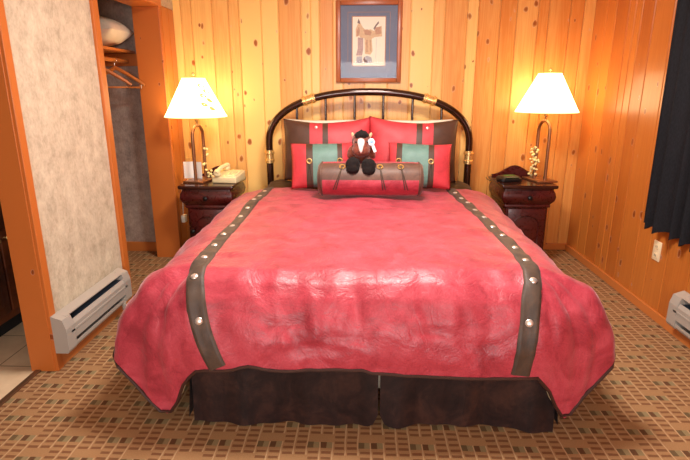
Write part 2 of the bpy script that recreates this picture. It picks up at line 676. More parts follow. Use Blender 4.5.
def pillow_mesh(w, h, d, nx=28, ny=20, pinch=.55, sag=0.0, seed=0, wr=.006):
    """cushion standing in the x-z plane, base at z = 0, front towards -y"""
    bm = bmesh.new()
    grid = {}
    for side in (-1, 1):
        for i in range(nx + 1):
            for j in range(ny + 1):
                edge = i in (0, nx) or j in (0, ny)
                if edge and side == 1:
                    grid[(1, i, j)] = grid[(-1, i, j)]
                    continue
                u = -1 + 2 * i / nx
                v = -1 + 2 * j / ny
                u = sin(u * pi / 2) * .35 + u * .65
                v = sin(v * pi / 2) * .35 + v * .65
                k = max(0, (1 - abs(u) ** 2.6)) ** .55 * max(0, (1 - abs(v) ** 2.6)) ** .55
                # edges bow inwards between the corners
                x = u * w / 2 * (1 - .035 * (1 - v * v))
                z = h / 2 + v * h / 2 * (1 - .05 * (1 - u * u)) - sag * (1 - u * u) * (v > 0) * v
                y = side * d / 2 * k
                nz = noise.noise(Vector((x * 7 + seed, z * 7, side * 3))) * wr + noise.noise(Vector((x * 18 + seed, z * 18, side))) * wr * .4
                y += nz * (1 if not edge else .3)
                z += noise.noise(Vector((x * 5 + seed, 2.2, seed))) * .006 * v
                grid[(side, i, j)] = bm.verts.new((x, y, z))
    for side in (-1, 1):
        for i in range(nx):
            for j in range(ny):
                q = [grid[(side, i, j)], grid[(side, i + 1, j)], grid[(side, i + 1, j + 1)], grid[(side, i, j + 1)]]
                bm.faces.new(q if side == -1 else q[::-1])
    return bm


bm = pillow_mesh(.62, .34, .30, seed=5, wr=.014)
for v in bm.verts:      # laid down on the shelf
    v.co = Vector((v.co.x, v.co.z - .17, v.co.y * .80 + .121))
cp = obj('pillow', bm, WHITE_FABRIC)
cp.location = (-2.11, 4.01, 1.684)
cp.rotation_euler = (0, 0, radians(-4))
tag(cp, 'cream pillow lying on the closet shelf', 'pillow')


def hanger(loc, rz, label, tilt=0):
    h = empty('clothes_hanger', loc, label, 'hanger', 'wooden hangers on the closet rod', rz)
    bm = bmesh.new()
    arm = [(-.21, 0, -.135), (-.17, 0, -.105), (-.08, 0, -.048), (0, 0, -.005), (.08, 0, -.048), (.17, 0, -.105), (.21, 0, -.135)]
    add_tube(bm, arm, [.009, .012, .014, .016, .014, .012, .009], 10)
    obj('shoulder_bar', bm, HANGER, h)
    obj('trouser_bar', tube([(-.185, 0, -.150), (.185, 0, -.150)], .007, 10), HANGER, h)
    for s in (-1, 1):
        obj('clip', tube([(s * .183, 0, -.118), (s * .185, 0, -.158)], .004, 8), CHROME, h, label='small metal end clip')
    hk = [(0, 0, -.005), (0, 0, .03)] + [(.019 * sin(a) + 0, 0, .049 - .019 * cos(a)) for a in [radians(x) for x in range(0, 250, 20)]]
    obj('hook', tube(hk, .0022, 8), CHROME, h, label='chrome wire hook')
    return h


hanger((-1.895, 3.98, 1.549), radians(4), 'wooden hanger with trouser bar hanging farther back on closet rod')
h2 = hanger((-1.895, 3.72, 1.549), radians(24), 'wooden hanger hanging nearer on rod, mostly hidden behind pier')

# ---------------------------------------------------------------- bathroom vanity beyond the door
v = empty('vanity_cabinet', (-2.36, 2.62, 0), 'dark stained wood vanity cabinet seen through the left doorway', 'cabinet')
obj('toe_kick', box(-.30, .27, -.29, .29, 0, .10), BLACK, v, False)
obj('cabinet_body', box(-.32, .33, -.32, .32, .10, .82, .004), DARKWOOD, v)
for y0, y1 in ((-.30, -.01), (.01, .30)):
    bm = box(.33, .348, y0, y1, .15, .62, .004)
    add_box(bm, .342, .353, y0 + .05, y1 - .05, .20, .57, .004)
    d = obj('door', bm, DARKWOOD, v)
    obj('knob', lathe([(.006, .348), (.006, .36), (.014, .37), (.010, .38), (.002, .382)], (0, y1 - .03 if y0 < -.1 else y0 + .03, .58), 14, 'x'), BRASS, d)
obj('counter', box(-.34, .36, -.33, .33, .82, .86, .006), ALMOND, v)


# ---------------------------------------------------------------- baseboard heaters
def heater(name_loc, length, label, face):
    """along +y from the origin, front towards +x (face=1) or -x (face=-1)"""
    h = empty('baseboard_heater', name_loc, label, 'heater', 'baseboard heaters')
    f = face

    def prof(pts, y0, y1, mat, name, lab=None):
        bm = bmesh.new()
        a = [bm.verts.new((f * x, y0, z)) for x, z in pts]
        b = [bm.verts.new((f * x, y1, z)) for x, z in pts]
        n = len(pts)
        for k in range(n):
            bm.faces.new((a[k], a[(k + 1) % n], b[(k + 1) % n], b[k]))
        bm.faces.new(a)
        bm.faces.new(b[::-1])
        return obj(name, bm, mat, h, False, lab)
    # hollow shell: back and sloping hood
    prof([(0, .0), (.006, .0), (.006, .190), (.052, .178), (.054, .184), (.004, .198), (0, .198)], .045, length - .045, GREY_METAL, 'hood')
    # deflector face
    prof([(.064, .055), (.070, .052), (.070, .128), (.058, .150), (.054, .148), (.064, .126)], .045, length - .045, GREY_METAL, 'front_panel')
    prof([(.006, .0), (.060, .0), (.066, .012), (.066, .028), (.061, .028), (.058, .010), (.006, .008)], .045, length - .045, GREY_METAL, 'lower_lip')
    prof([(.056, .098), (.073, .094), (.073, .104), (.056, .108)], .045, length - .045, GREY_METAL, 'ridge')
    bm = bmesh.new()
    add_box(bm, min(f * .008, f * .052), max(f * .008, f * .052), .10, length - .10, .06, .13)
    obj('heating_element', bm, DARK_METAL, h, False, 'dark heating element behind the slots')
    bm = bmesh.new()
    y = .06
    while y < length - .06:
        add_box(bm, min(f * .010, f * .055), max(f * .010, f * .055), y, y + .0012, .045, .150)
        y += .016
    o = obj('fin_bank', bm, FIN, h, False, 'closely spaced metal fins')
    for y0 in (0, length - .075):
        prof([(0, 0), (.066, 0), (.073, .014), (.073, .13), (.058, .180), (.006, .2), (0, .2)], y0, y0 + .075, GREY_METAL, 'end_cap')
    return h


heater((XL + .017, 2.235, .100), .72, 'grey baseboard heater on the mottled cloth wall beside closet', 1)
hl = [o for o in COL.objects if o.name == 'baseboard_heater'][0]
b2 = obj('bracket', box(.05, .07, .62, .635, -.045, .01, .001), GREY_METAL, hl)
heater((XR - .001, 1.93, .085), .80, 'grey baseboard heater on the pine wall below the dark curtain', -1)

# ---------------------------------------------------------------- outlet, plug, curtain
ol = empty('wall_outlet', (XR, 3.045, .42), 'cream outlet plate on the pine wall below the curtain', 'outlet')
bm = box(-.007, 0, -.040, .040, -.062, .062, .003)
obj('cover_plate', bm, ALMOND, ol)
for zz in (-.028, .028):
    bm = box(-.010, -.006, -.018, .018, zz - .016, zz + .016, .004)
    r = obj('receptacle', bm, ALMOND, ol)
    bm = bmesh.new()
    for yy in (-.007, .007):
        add_box(bm, -.0108, -.0098, yy - .0015, yy + .0015, zz - .007, zz + .007)
    obj('slot', bm, BLACK_P, r, False)

pg = empty('plug_adapter', (XL, 4.185, .31), 'small white plug with cord on the wall beside left nightstand', 'plug')
obj('plug_body', box(.001, .035, -.03, .03, -.032, .032, .006), WHITE_P, pg)
obj('cord', tube([(.012, 0, .03), (.014, .004, .10), (.012, .012, .17), (.008, .03, .24), (.008, .06, .30)], .003, 8), WHITE_P, pg)

bm = bmesh.new()
ny, nz = 150, 24
y0c, y1c, zt, zb = 3.10, 1.2, 2.36, .575
rows = []
for j in range(nz + 1):
    q = j / nz
    z = lerp(zt, zb, q)
    row = []
    for i in range(ny + 1):
        s = i / ny
        y = lerp(y0c, y1c, s) + .03 * (1 - q)
        ph = s * 2 * pi * 17 + .8 * sin(s * 23)
        amp = lerp(.018, .034, q)
        x = XR - .085 + amp * sin(ph) + .012 * sin(ph * .37 + 1.0)
        zz = z + (.012 * sin(ph + .6) if j == nz else 0)
        row.append(bm.verts.new((x, y + .012 * cos(ph), zz)))
    rows.append(row)
for a, b in zip(rows, rows[1:]):
    for i in range(ny):
        bm.faces.new((a[i], a[i + 1], b[i + 1], b[i]))
bmesh.ops.solidify(bm, geom=bm.faces[:], thickness=.004)
cu = obj('curtain', bm, CURTAIN)
tag(cu, 'dark navy pleated curtain hanging on the right pine wall', 'curtain')

# ---------------------------------------------------------------- framed saddle picture
pf = empty('picture_frame', (.041, YB, 1.438), 'framed drawing of a western saddle on the pine wall above bed', 'picture')
W2, H = .268, .634
bm = bmesh.new()
fw_ = .038
for x0, x1, z0, z1 in ((-W2, -W2 + fw_, 0, H), (W2 - fw_, W2, 0, H), (-W2 + fw_, W2 - fw_, 0, fw_), (-W2 + fw_, W2 - fw_, H - fw_, H)):
    add_box(bm, x0, x1, -.028, -.001, z0, z1, .006)
obj('frame_moulding', bm, plain('frame_wood', (170, 92, 48), .3, mottled=.15, scale=20), pf)
MAT = plain('slate_mat', (122, 128, 148), .85, mottled=.07, scale=60)
obj('mat_board', box(-W2 + .02, W2 - .02, -.012, -.002, .02, H - .02), MAT, pf, False)
bm = bmesh.new()
lx, lz0, lz1 = .172, .095, H - .088
for x0, x1, z0, z1 in ((-lx, -lx + .0035, lz0, lz1), (lx - .0035, lx, lz0, lz1), (-lx, lx, lz0, lz0 + .0035), (-lx, lx, lz1 - .0035, lz1)):
    add_box(bm, x0, x1, -.0135, -.011, z0, z1)
obj('mat_line', bm, plain('mat_line_tan', (176, 134, 116), .7), pf, False)
px, pz0, pz1 = .132, .135, H - .125
obj('print_edge', box(-px - .006, px + .006, -.0138, -.011, pz0 - .006, pz1 + .006), plain('print_edge_copper', (196, 122, 72), .5), pf, False)
pr = obj('print', box(-px, px, -.0150, -.0125, pz0, pz1), plain('print_paper', (250, 238, 214), .7), pf, False)


def flat_poly(bm, pts, y, mat, th=.0012):
    a = [bm.verts.new((x, y, z)) for x, z in pts]
    b = [bm.verts.new((x, y + th, z)) for x, z in pts]
    n = len(pts)
    f = bm.faces.new(a)
    f.material_index = mat
    for k in range(n):
        f = bm.faces.new((a[k], b[k], b[(k + 1) % n], a[(k + 1) % n]))
        f.material_index = mat


SAD = [plain('ink_tan', (226, 190, 152), .8, mottled=.12, scale=60), plain('ink_brown', (204, 156, 128), .8, mottled=.15, scale=60),
       plain('ink_plum', (198, 166, 160), .8, mottled=.2, scale=60), plain('ink_dark', (140, 114, 110), .8), plain('ink_grey', (190, 186, 188), .8, mottled=.2, scale=70)]
bm = bmesh.new()
S = lambda pts: [(-.112 + x * .224, .147 + z * .335) for x, z in pts]
flat_poly(bm, S([(.03, .62), (.02, .80), (.10, .92), (.18, .96), (.28, .84), (.40, .78), (.56, .80), (.68, .76), (.80, .84), (.96, .88), (.98, .64), (.70, .62), (.60, .58), (.34, .60), (.22, .60), (.14, .66)]), -.0162, 0)
flat_poly(bm, S([(.10, .62), (.30, .60), (.30, .34), (.26, .20), (.04, .20), (.10, .36)]), -.0164, 2)
flat_poly(bm, S([(.34, .62), (.60, .60), (.64, .30), (.56, .22), (.36, .24)]), -.0166, 0)
flat_poly(bm, S([(.06, .18), (.26, .18), (.28, .02), (.05, .02)]), -.0164, 4)
flat_poly(bm, S([(.34, .16), (.44, .20), (.60, .16), (.64, .04), (.36, .02)]), -.0164, 4)
flat_poly(bm, S([(.30, .10), (.36, .04), (.46, .04), (.44, .08), (.37, .12), (.34, .18)]), -.0170, 3)
flat_poly(bm, S([(.08, .94), (.12, 1.04), (.17, .98), (.18, .92)]), -.0168, 3)
flat_poly(bm, S([(.06, .78), (.14, .86), (.18, .76), (.12, .64), (.06, .64)]), -.0168, 1)
flat_poly(bm, S([(.30, .78), (.44, .80), (.60, .74), (.56, .66), (.36, .68)]), -.0168, 1)
flat_poly(bm, S([(.66, .82), (.74, .90), (.84, .98), (.86, .94), (.76, .86), (.70, .78)]), -.0169, 3)
flat_poly(bm, S([(.72, .84), (.92, .86), (.94, .70), (.74, .68)]), -.0169, 1)
flat_poly(bm, S([(.40, .56), (.46, .56), (.46, .28), (.42, .28)]), -.0172, 1)
flat_poly(bm, S([(.54, .56), (.57, .56), (.58, .30), (.55, .30)]), -.0172, 1)
flat_poly(bm, S([(.78, .60), (.79, .60), (.76, .12), (.75, .12)]), -.0166, 4)
obj('saddle_drawing', bm, SAD, pr, False, 'tan and plum ink drawing of a saddle')
obj('glass', box(-W2 + .026, W2 - .026, -.0215, -.0195, .026, H - .026), GLASS, pf, False, 'clear glass pane')

# ---------------------------------------------------------------- bed
BCX = .047
bed = empty('bed', (BCX, 3.0, 0), 'large bed with a dark bronze arched headboard and brass collars', 'bed')
obj('box_spring', box(-.74, .74, -1.10, 1.0, .14, .36, .03), WHITE_FABRIC, bed)
obj('mattress', box(-.75, .75, -1.11, 1.0, .36, .60, .07), WHITE_FABRIC, bed)
for sx in (-1, 1):
    for y in (-1.0, .9):
        obj('leg', tube([(sx * .66, y, 0), (sx * .66, y, .14)], .022, 12), BRONZE, bed)
# headboard, y = 4.2
HY = 1.20
hw, hz0, hz1 = .822, .80, 1.385
pts = []
for k in range(6):
    pts.append((-hw, HY, .0 + k * .96 / 5))
NA = 44
for k in range(1, NA):
    a = pi * k / NA
    e = 2 / 2.25
    cx_, sz_ = -cos(a), sin(a)
    pts.append((hw * math.copysign(abs(cx_) ** e, cx_), HY, .96 + (1.365 - .96) * abs(sz_) ** e))
for k in range(5, -1, -1):
    pts.append((hw, HY, k * .96 / 5))
hb = obj('headboard', tube(pts, .029, 16), BRONZE, bed)


def arch_z(x):
    return .96 + (1.365 - .96) * max(0, 1 - (abs(x) / hw) ** 2.25) ** (1 / 2.25)


obj('cross_rail', tube([(-hw, HY, .52), (hw, HY, .52)], .016, 12), BRONZE, hb)
for x in (-.585, -.35, -.115, .115, .35, .585):
    obj('spindle', tube([(x, HY, .52), (x, HY, arch_z(x))], .0105, 10), BRONZE, hb)


def collar(p, d):
    prof = [(.030, -.055), (.036, -.052), (.036, -.043), (.041, -.038), (.041, -.026), (.034, -.020), (.034, .020), (.041, .026), (.041, .038), (.036, .043), (.036, .052), (.030, .055)]
    bm = lathe(prof, (0, 0, 0), 20, 'z')
    q = Vector((0, 0, 1)).rotation_difference(Vector(d).normalized()).to_matrix()
    for vv in bm.verts:
        vv.co = q @ vv.co + Vector(p)
    obj('collar', bm, BRASS, hb, label='polished brass collar')


for s in (-1, 1):
    collar((s * hw, HY, .845), (0, 0, 1))
    xx = s * .485
    collar((xx, HY, arch_z(xx)), (.02, 0, arch_z(xx + .01) - arch_z(xx - .01)))

# ---------------------------------------------------------------- bed skirt
sk = empty('bed_skirt', (BCX, 1.84, 0), 'dark brown leather bed skirt hanging below the red comforter', 'bed skirt')


def skirt_panel(name, u0, u1, f0, rounded=(0, 0)):
    bm = bmesh.new()
    n, m = max(8, int(abs(u1 - u0) / .02)), 16
    rows = []
    for j in range(m + 1):
        row = []
        for i in range(n + 1):
            s = i / n
            u = lerp(u0, u1, s)
            q = j / m
            x, y = f0(u)
            w = q * (.012 * sin(u * 9 + 1) + .010 * sin(u * 21) + .006 * sin(u * 47 + 2)) + .018 * q
            zb = .012 + .006 * sin(u * 6)
            d0, d1 = abs(u - u0), abs(u1 - u)
            if rounded[0] and d0 < .06:
                zb += .06 * (1 - sqrt(max(0, 1 - (1 - d0 / .06) ** 2)))
            if rounded[1] and d1 < .06:
                zb += .06 * (1 - sqrt(max(0, 1 - (1 - d1 / .06) ** 2)))
            z = lerp(.37, zb, q)
            nx_, ny_ = f0(u, True)
            row.append(bm.verts.new((x + nx_ * w, y + ny_ * w, z)))
        rows.append(row)
    for a, b in zip(rows, rows[1:]):
        for i in range(n):
            bm.faces.new((a[i], a[i + 1], b[i + 1], b[i]))
    bmesh.ops.solidify(bm, geom=bm.faces[:], thickness=.006)
    return obj(name, bm, LEATHER, sk)


front = lambda u, nrm=False: (0, -1) if nrm else (u, .02)
skirt_panel('panel', -.755, .026, front, (0, 1))
skirt_panel('panel', .034, .755, front, (1, 0))
skirt_panel('panel', 0, 2.0, lambda u, nrm=False: (-1, 0) if nrm else (-.755, .03 + u))
skirt_panel('panel', 0, 2.0, lambda u, nrm=False: (1, 0) if nrm else (.755, .03 + u))

# ---------------------------------------------------------------- comforter
CW, CY0, CY1 = .655, 2.06, 3.74        # flat core half-width, foot end, head end
ZT = .668
PROF_SG = [(0, 0), (.14, .2), (.28, .38), (.43, .56), (.58, .70), (.72, .82), (.86, .92), (1, 1)]
PROF_SH = [(0, 0), (.14, .05), (.28, .15), (.43, .29), (.58, .45), (.72, .62), (.86, .81), (1, 1)]
PROF_G = [(0, 0), (.14, .27), (.28, .52), (.43, .72), (.58, .86), (.72, .94), (.86, .985), (1, 1)]
PROF_H = [(0, 0), (.14, .025), (.28, .10), (.43, .25), (.58, .45), (.72, .64), (.86, .83), (1, 1)]
HEM_R = [(-1, .375), (0, .385), (12, .43), (24, .435), (40, .345), (54, .292), (66, .278), (80, .282), (90, .287)]
HEM_Z = [(-1, .25), (0, .25), (12, .275), (24, .265), (38, .17), (52, .085), (62, .15), (72, .235), (82, .29), (90, .300)]
BUL = [(0, 0), (25, .01), (45, .05), (60, .05), (75, .02), (90, 0)]


def comf_point(sx, th, t, along=None, fx=None):
    """point on the hanging border. th 0 = side, 90 = foot; sx = -1 left, 1 right"""
    r = curve(HEM_R, th)
    hz = curve(HEM_Z, th)
    if fx is not None:
        hz += .018 * sin(fx * 3.1 + 2.2) * (1 - abs(fx) / .7) + .022 * math.exp(-((fx + .47) / .07) ** 2) - .008 * (fx > 0)
    if along is not None:
        hz += .02 * sin(along * 4.0)
        r += .018 * sin(along * 5.1 + 1) * t + curve([(2.06, 0), (2.9, .075), (4, .075)], along)
    if sx > 0:
        r *= lerp(.93, 1.0, min(1, th / 70))
        hz += curve([(0, .03), (20, .06), (38, .02), (52, -.01), (66, -.005), (90, 0)], th)
    else:
        hz += curve([(0, 0), (20, .02), (45, -.03), (58, -.03), (75, 0), (90, 0)], th)
    k = curve([(0, .95), (12, .75), (32, .45), (75, 1), (90, 1)], th) if sx < 0 else curve([(0, .9), (35, .8), (75, 1), (90, 1)], th)
    g = lerp(lcurve(PROF_SG, t), lcurve(PROF_G, t), k)
    h = lerp(lcurve(PROF_SH, t), lcurve(PROF_H, t), k)
    rr = r * g + curve(BUL, th) * sin(pi * t) ** 1.5
    z = ZT - (ZT - hz) * h
    return rr, z


def build_comforter():
    bm = bmesh.new()
    NS, NF, NC, T = 64, 72, 26, 30
    lay_t = bm.verts.layers.float.new('fall')
    path = []
    for i in range(NS + 1):                 # left side, head to foot
        y = lerp(CY1, CY0, i / NS)
        path.append((-CW, y, -1, 0, -1, 0.0, y, None))
    for i in range(1, NC):
        th = 90 * i / NC
        path.append((-CW, CY0, -cos(radians(th)), -sin(radians(th)), -1, th, None, None))
    for i in range(NF + 1):
        x = lerp(-CW, CW, i / NF)
        path.append((x, CY0, 0, -1, 0, 90.0, None, x))
    for i in range(1, NC):
        th = 90 - 90 * i / NC
        path.append((CW, CY0, cos(radians(th)), -sin(radians(th)), 1, th, None, None))
    for i in range(NS + 1):
        y = lerp(CY0, CY1, i / NS)
        path.append((CW, y, 1, 0, 1, 0.0, y, None))
    core = {}
    for i in range(NF + 1):
        for j in range(NS + 1):
            x = lerp(-CW, CW, i / NF)
            y = lerp(CY1, CY0, j / NS)
            core[(i, j)] = bm.verts.new((x, y, ZT))
    cols = []
    for k, (x, y, dx, dy, sx, th, al, fx) in enumerate(path):
        col = []
        for q in range(T + 1):
            t = q / T
            if q == 0:
                if k <= NS:
                    v = core[(0, k)]
                elif k < NS + NC:
                    v = core[(0, NS)]
                elif k <= NS + NC + NF:
                    v = core[(k - NS - NC, NS)]
                elif k < NS + NC + NF + NC:
                    v = core[(NF, NS)]
                else:
                    v = core[(NF, NS - (k - NS - 2 * NC - NF))]
            else:
                rr, z = comf_point(sx, th, t, al, fx)
                v = bm.verts.new((x + dx * rr, y + dy * rr, z))
                v[lay_t] = t
            col.append(v)
        cols.append(col)
    for i in range(NF):
        for j in range(NS):
            bm.faces.new((core[(i, j)], core[(i + 1, j)], core[(i + 1, j + 1)], core[(i, j + 1)]))
    for a, b in zip(cols, cols[1:]):
        for q in range(T):
            vs = []
            for v in (a[q], b[q], b[q + 1], a[q + 1]):
                if v not in vs:
                    vs.append(v)
            if len(vs) > 2:
                bm.faces.new(vs)
    bmesh.ops.recalc_face_normals(bm, faces=bm.faces)
    bm.normal_update()
    if core[(NF // 2, NS // 2)].normal.z < 0:
        bmesh.ops.reverse_faces(bm, faces=bm.faces)
    bm.normal_update()
    hem = [c[-1] for c in cols]
    # soft filling, creases and puckers
    disp = {}
    for v in bm.verts:
        p = v.co
        t = v[lay_t]
        n1 = noise.noise(Vector((p.x * 2.2, p.y * 2.2, p.z * 2.2 + 3)))
        n2 = noise.noise(Vector((p.x * 6.5 + 9, p.y * 5.0, p.z * 6)))
        n3 = noise.noise(Vector((p.x * 17, p.y * 14 + 4, p.z * 9)))
        ridg = 1 - abs(noise.noise(Vector((p.x * 4.0 + 1.2 * n1, p.y * 6.0 + 5, p.z * 3)))) * 2
        d = .016 * n1 + .010 * n2 + .0035 * n3 + .006 * max(0, ridg) ** 3
        # folds falling over the foot edge
        if p.y < CY0 and t > 0:
            k = sin(pi * min(1, t * 1.05)) ** 1.2
            f = noise.noise(Vector((p.x * 9 + .7 * p.z, 3.3, p.z * 2.2)))
            f2 = 1 - abs(noise.noise(Vector((p.x * 7.5 + p.z * 1.6, 8.8, p.z * 1.5)))) * 2.2
            f3 = noise.noise(Vector((p.x * 21 + 2.5 * p.z, 5.1, p.z * 5)))
            d += k * (.010 * f + .009 * max(-.4, f2) + .005 * f3)
        elif t > 0:
            k = sin(pi * min(1, t)) ** 1.2
            d += k * .014 * noise.noise(Vector((1.0, p.y * 5.5 + p.z * 1.5, p.x)))
        # stitched quilting tucks on the foot face
        for qx, qz in ((-.035, .440), (-.34, .49), (.26, .47), (.49, .42), (-.20, .40)):
            if p.y < CY0 - .1:
                dd = ((p.x - qx) / .10) ** 2 + ((p.z - qz) / .014) ** 2
                d -= .012 * math.exp(-dd)
                ax_, az_ = p.x - qx, (p.z - qz) * 1.0
                dist = hypot(ax_, az_)
                an = atan2(az_, ax_)
                env = math.exp(-((dist - .09) / .085) ** 2)
                d += .003 * env * cos(7 * an + 1.3 * qx * 10 + 2.5 * noise.noise(Vector((p.x * 8, p.z * 8, 2))))
        disp[v] = d
    for v, d in disp.items():
        v.co += v.normal * d
    # drag of the hem: left band leans in, right hardly
    for v in bm.verts:
        k = max(0, (.60 - v.co.z) / .3)
        if v.co.y < CY0 and v.co.x < 0:
            w = max(0.0, min(1.0, (v.co.x + .95) / .35)) * max(0, 1 - abs(v.co.x + .6) / .6)
            v.co.x += .03 * k * w
    bm.normal_update()
    return bm, hem


bm, hem = build_comforter()
hem_pts = [v.co.copy() for v in hem]
inner = bm.copy()
bvh = BVHTree.FromBMesh(bm)
com = obj('comforter', bm, RED, None, True, angle=180)
com.location = (.006, 0, 0)
tag(com, 'crimson suede comforter with two studded brown bands spread over bed', 'comforter')
inner.normal_update()
lt = inner.verts.layers.float['fall']
for v in inner.verts:
    v.co -= v.normal * .022
dele = [v for v in inner.verts if v[lt] < .45]
bmesh.ops.delete(inner, geom=dele, context='VERTS')
obj('lining', inner, LINING, com, True, 'beige cloth lining under the hem', angle=180)
# rolled edge closes the gap between face and lining
hp = []
n = len(hem_pts)
for i in range(0, n, 2):
    p = hem_pts[i].copy()
    p.z -= .001
    hp.append(p)
obj('piping', tube(hp, .007, 8), PIPING, com, True, 'dark brown piping along the hem')


def snap(p):
    loc, nrm, idx, dist = bvh.find_nearest(Vector(p))
    if nrm.z < -.2:
        nrm = -nrm
    return loc, nrm


def band(path, width):
    """brown strip sewn onto the comforter along path; returns mesh and centre samples"""
    fine = []
    for a, b in zip(path, path[1:]):
        a, b = Vector(a), Vector(b)
        m = max(1, int((b - a).length / .015))
        for k in range(m):
            fine.append(a.lerp(b, k / m))
    fine.append(Vector(path[-1]))
    for _ in range(40):
        fine = [fine[0]] + [(fine[i - 1] + fine[i] * 2 + fine[i + 1]) / 4 for i in range(1, len(fine) - 1)] + [fine[-1]]
    for _ in range(8):
        fine = [snap(p)[0] for p in fine]
        for _ in range(6):
            fine = [fine[0]] + [(fine[i - 1] + fine[i] * 2 + fine[i + 1]) / 4 for i in range(1, len(fine) - 1)] + [fine[-1]]
    cen = [snap(p) for p in fine]
    nrm = [c[1] for c in cen]
    for _ in range(14):
        nrm = [nrm[0]] + [(nrm[i - 1] + nrm[i] * 2 + nrm[i + 1]).normalized() for i in range(1, len(nrm) - 1)] + [nrm[-1]]
    bm = bmesh.new()
    rows = []
    M = 10
    for i, (p, _) in enumerate(cen):
        tg = (cen[min(i + 1, len(cen) - 1)][0] - cen[max(i - 1, 0)][0]).normalized()
        side = tg.cross(nrm[i]).normalized()
        row = []
        for k in range(M + 1):
            q = p + side * width * (k / M - .5)
            loc, nn = snap(q)
            row.append(bm.verts.new(loc + nn * (.0075 if 0 < k < M else .0005)))
        rows.append(row)
    for a, b in zip(rows, rows[1:]):
        for k in range(M):
            bm.faces.new((a[k], a[k + 1], b[k + 1], b[k]))
    return bm, [c[0] for c in cen], nrm


def stud_mesh(p, nrm, r, mat, parent, name='stud', label=None):
    bm = lathe([(r, 0), (r, .002), (r * .86, .0045), (r * .5, .0068), (.0008, .0075)], (0, 0, 0), 18)
    q = Vector((0, 0, 1)).rotation_difference(nrm).to_matrix()
    for v in bm.verts:
        v.co = q @ v.co + p
    return obj(name, bm, mat, parent, label=label)


PATHS = [[(-.705, 3.735, .64), (-.715, 2.5, .64), (-.710, 2.2, .64), (-.698, 2.02, .64), (-.685, 1.88, .60), (-.655, 1.80, .50), (-.62, 1.775, .40), (-.585, 1.77, .335), (-.575, 1.77, .315)],
         [(.648, 3.735, .66), (.700, 2.5, .64), (.708, 2.2, .64), (.695, 2.02, .64), (.668, 1.88, .60), (.642, 1.80, .50), (.628, 1.775, .40), (.620, 1.77, .335), (.618, 1.77, .305)]]
for path in PATHS:
    bm, cen, nr = band(path, .076)
    bo = obj('band', bm, BAND, com, True, 'studded dark brown suede band', angle=180)
    # studs every 0.2 m, counted from the hem
    acc, nxt = 0.0, .20
    L = list(range(len(cen)))[::-1]
    for a, b in zip(L, L[1:]):
        acc += (cen[a] - cen[b]).length
        if acc >= nxt:
            nxt += .185
            stud_mesh(cen[b] + nr[b] * .0070, nr[b], .0155, STUD, bo, label='round silver stud')

# olive-brown blanket bunched at the head end
bm = bmesh.new()
nx, ny = 70, 26
rows = []
for j in range(ny + 1):
    row = []
    for i in range(nx + 1):
        x = lerp(-.88, .88, i / nx)
        y = lerp(3.70, 4.13, j / ny)
        s = j / ny
        e = max(0, 1 - (abs(x) / .88) ** 5)
        z = .60 + ((.085 + .035 * math.exp(-((abs(x) - .74) / .09) ** 2)) * sin(pi * min(1, s * .9 + .08)) ** .7) * e ** .6
        z += .018 * noise.noise(Vector((x * 6, y * 9, 1))) + .009 * noise.noise(Vector((x * 14 + y * 20, y * 16, 2)))
        if abs(x) > .78:
            z -= (abs(x) - .78) * 1.0
        row.append(bm.verts.new((x, y, z)))
    rows.append(row)
for a, b in zip(rows, rows[1:]):
    for i in range(nx):
        bm.faces.new((a[i], a[i + 1], b[i + 1], b[i]))
bmesh.ops.solidify(bm, geom=bm.faces[:], thickness=.02)
bl = obj('blanket', bm, OLIVE)
bl.location = (BCX, 0, 0)
tag(bl, 'olive brown blanket bunched under the pillows at the head of bed', 'blanket')


# ---------------------------------------------------------------- pillows
def band_mat(name, w, stops):
    """cloth that is pieced from vertical strips; stops = (x from left 0..1, colour)"""
    t = NT(name)
    co = t.coord()
    p = t.xyz(co)
    f = t.math('ADD', t.math('DIVIDE', p[0], w), .5)
    base = t.ramp(f, [(a, lin(c)) for a, c in stops], 'CONSTANT')
    f1 = t.noise(co, 9, 4, .6, .6)
    f2 = t.noise(co, 150, 2)
    mod = t.ramp(t.math('ADD', t.math('MULTIPLY', f1, .8), t.math('MULTIPLY', f2, .2)), [(.35, (.72, .72, .72)), (.6, (1, 1, 1))])
    t.l(t.mix(1.0, base, mod, 'MULTIPLY'), t.b.inputs['Base Color'])
    t.set(Roughness=.5)
    t.b.inputs['Specular IOR Level'].default_value = .4
    t.bump(f2, .15, .004)
    return t.m


R_, B_, B2_, T_ = (208, 62, 70), (84, 52, 37), (84, 54, 40), (104, 138, 126)


def grommet(parent, x, y, z, r=.0165, lace=None):
    bm = bmesh.new()
    add_tube(bm, [(x + r * cos(a), y, z + r * sin(a)) for a in [2 * pi * k / 16 for k in range(16)]], r * .36, 8, closed=True)
    g = obj('grommet', bm, BRASS, parent, label='brass eyelet')
    return g


def front_y(o, x, z, n=1):
    """front surface of a pillow mesh at local x, z"""
    bv = BVHTree.FromPolygons([v.co for v in o.data.vertices], [p.vertices for p in o.data.polygons])
    hit = bv.ray_cast(Vector((x, -1, z)), Vector((0, 1, 0)))
    return hit[0].y if hit[0] else 0.0


def cushion(name, w, h, d, mat, loc, rot, label, cat, seed, sag=0.0, group=None, wr=.006):
    o = obj(name, pillow_mesh(w, h, d, seed=seed, sag=sag, wr=wr), mat, None, True, angle=180)
    o.location = loc
    o.rotation_euler = rot
    tag(o, label, cat, group)
    return o


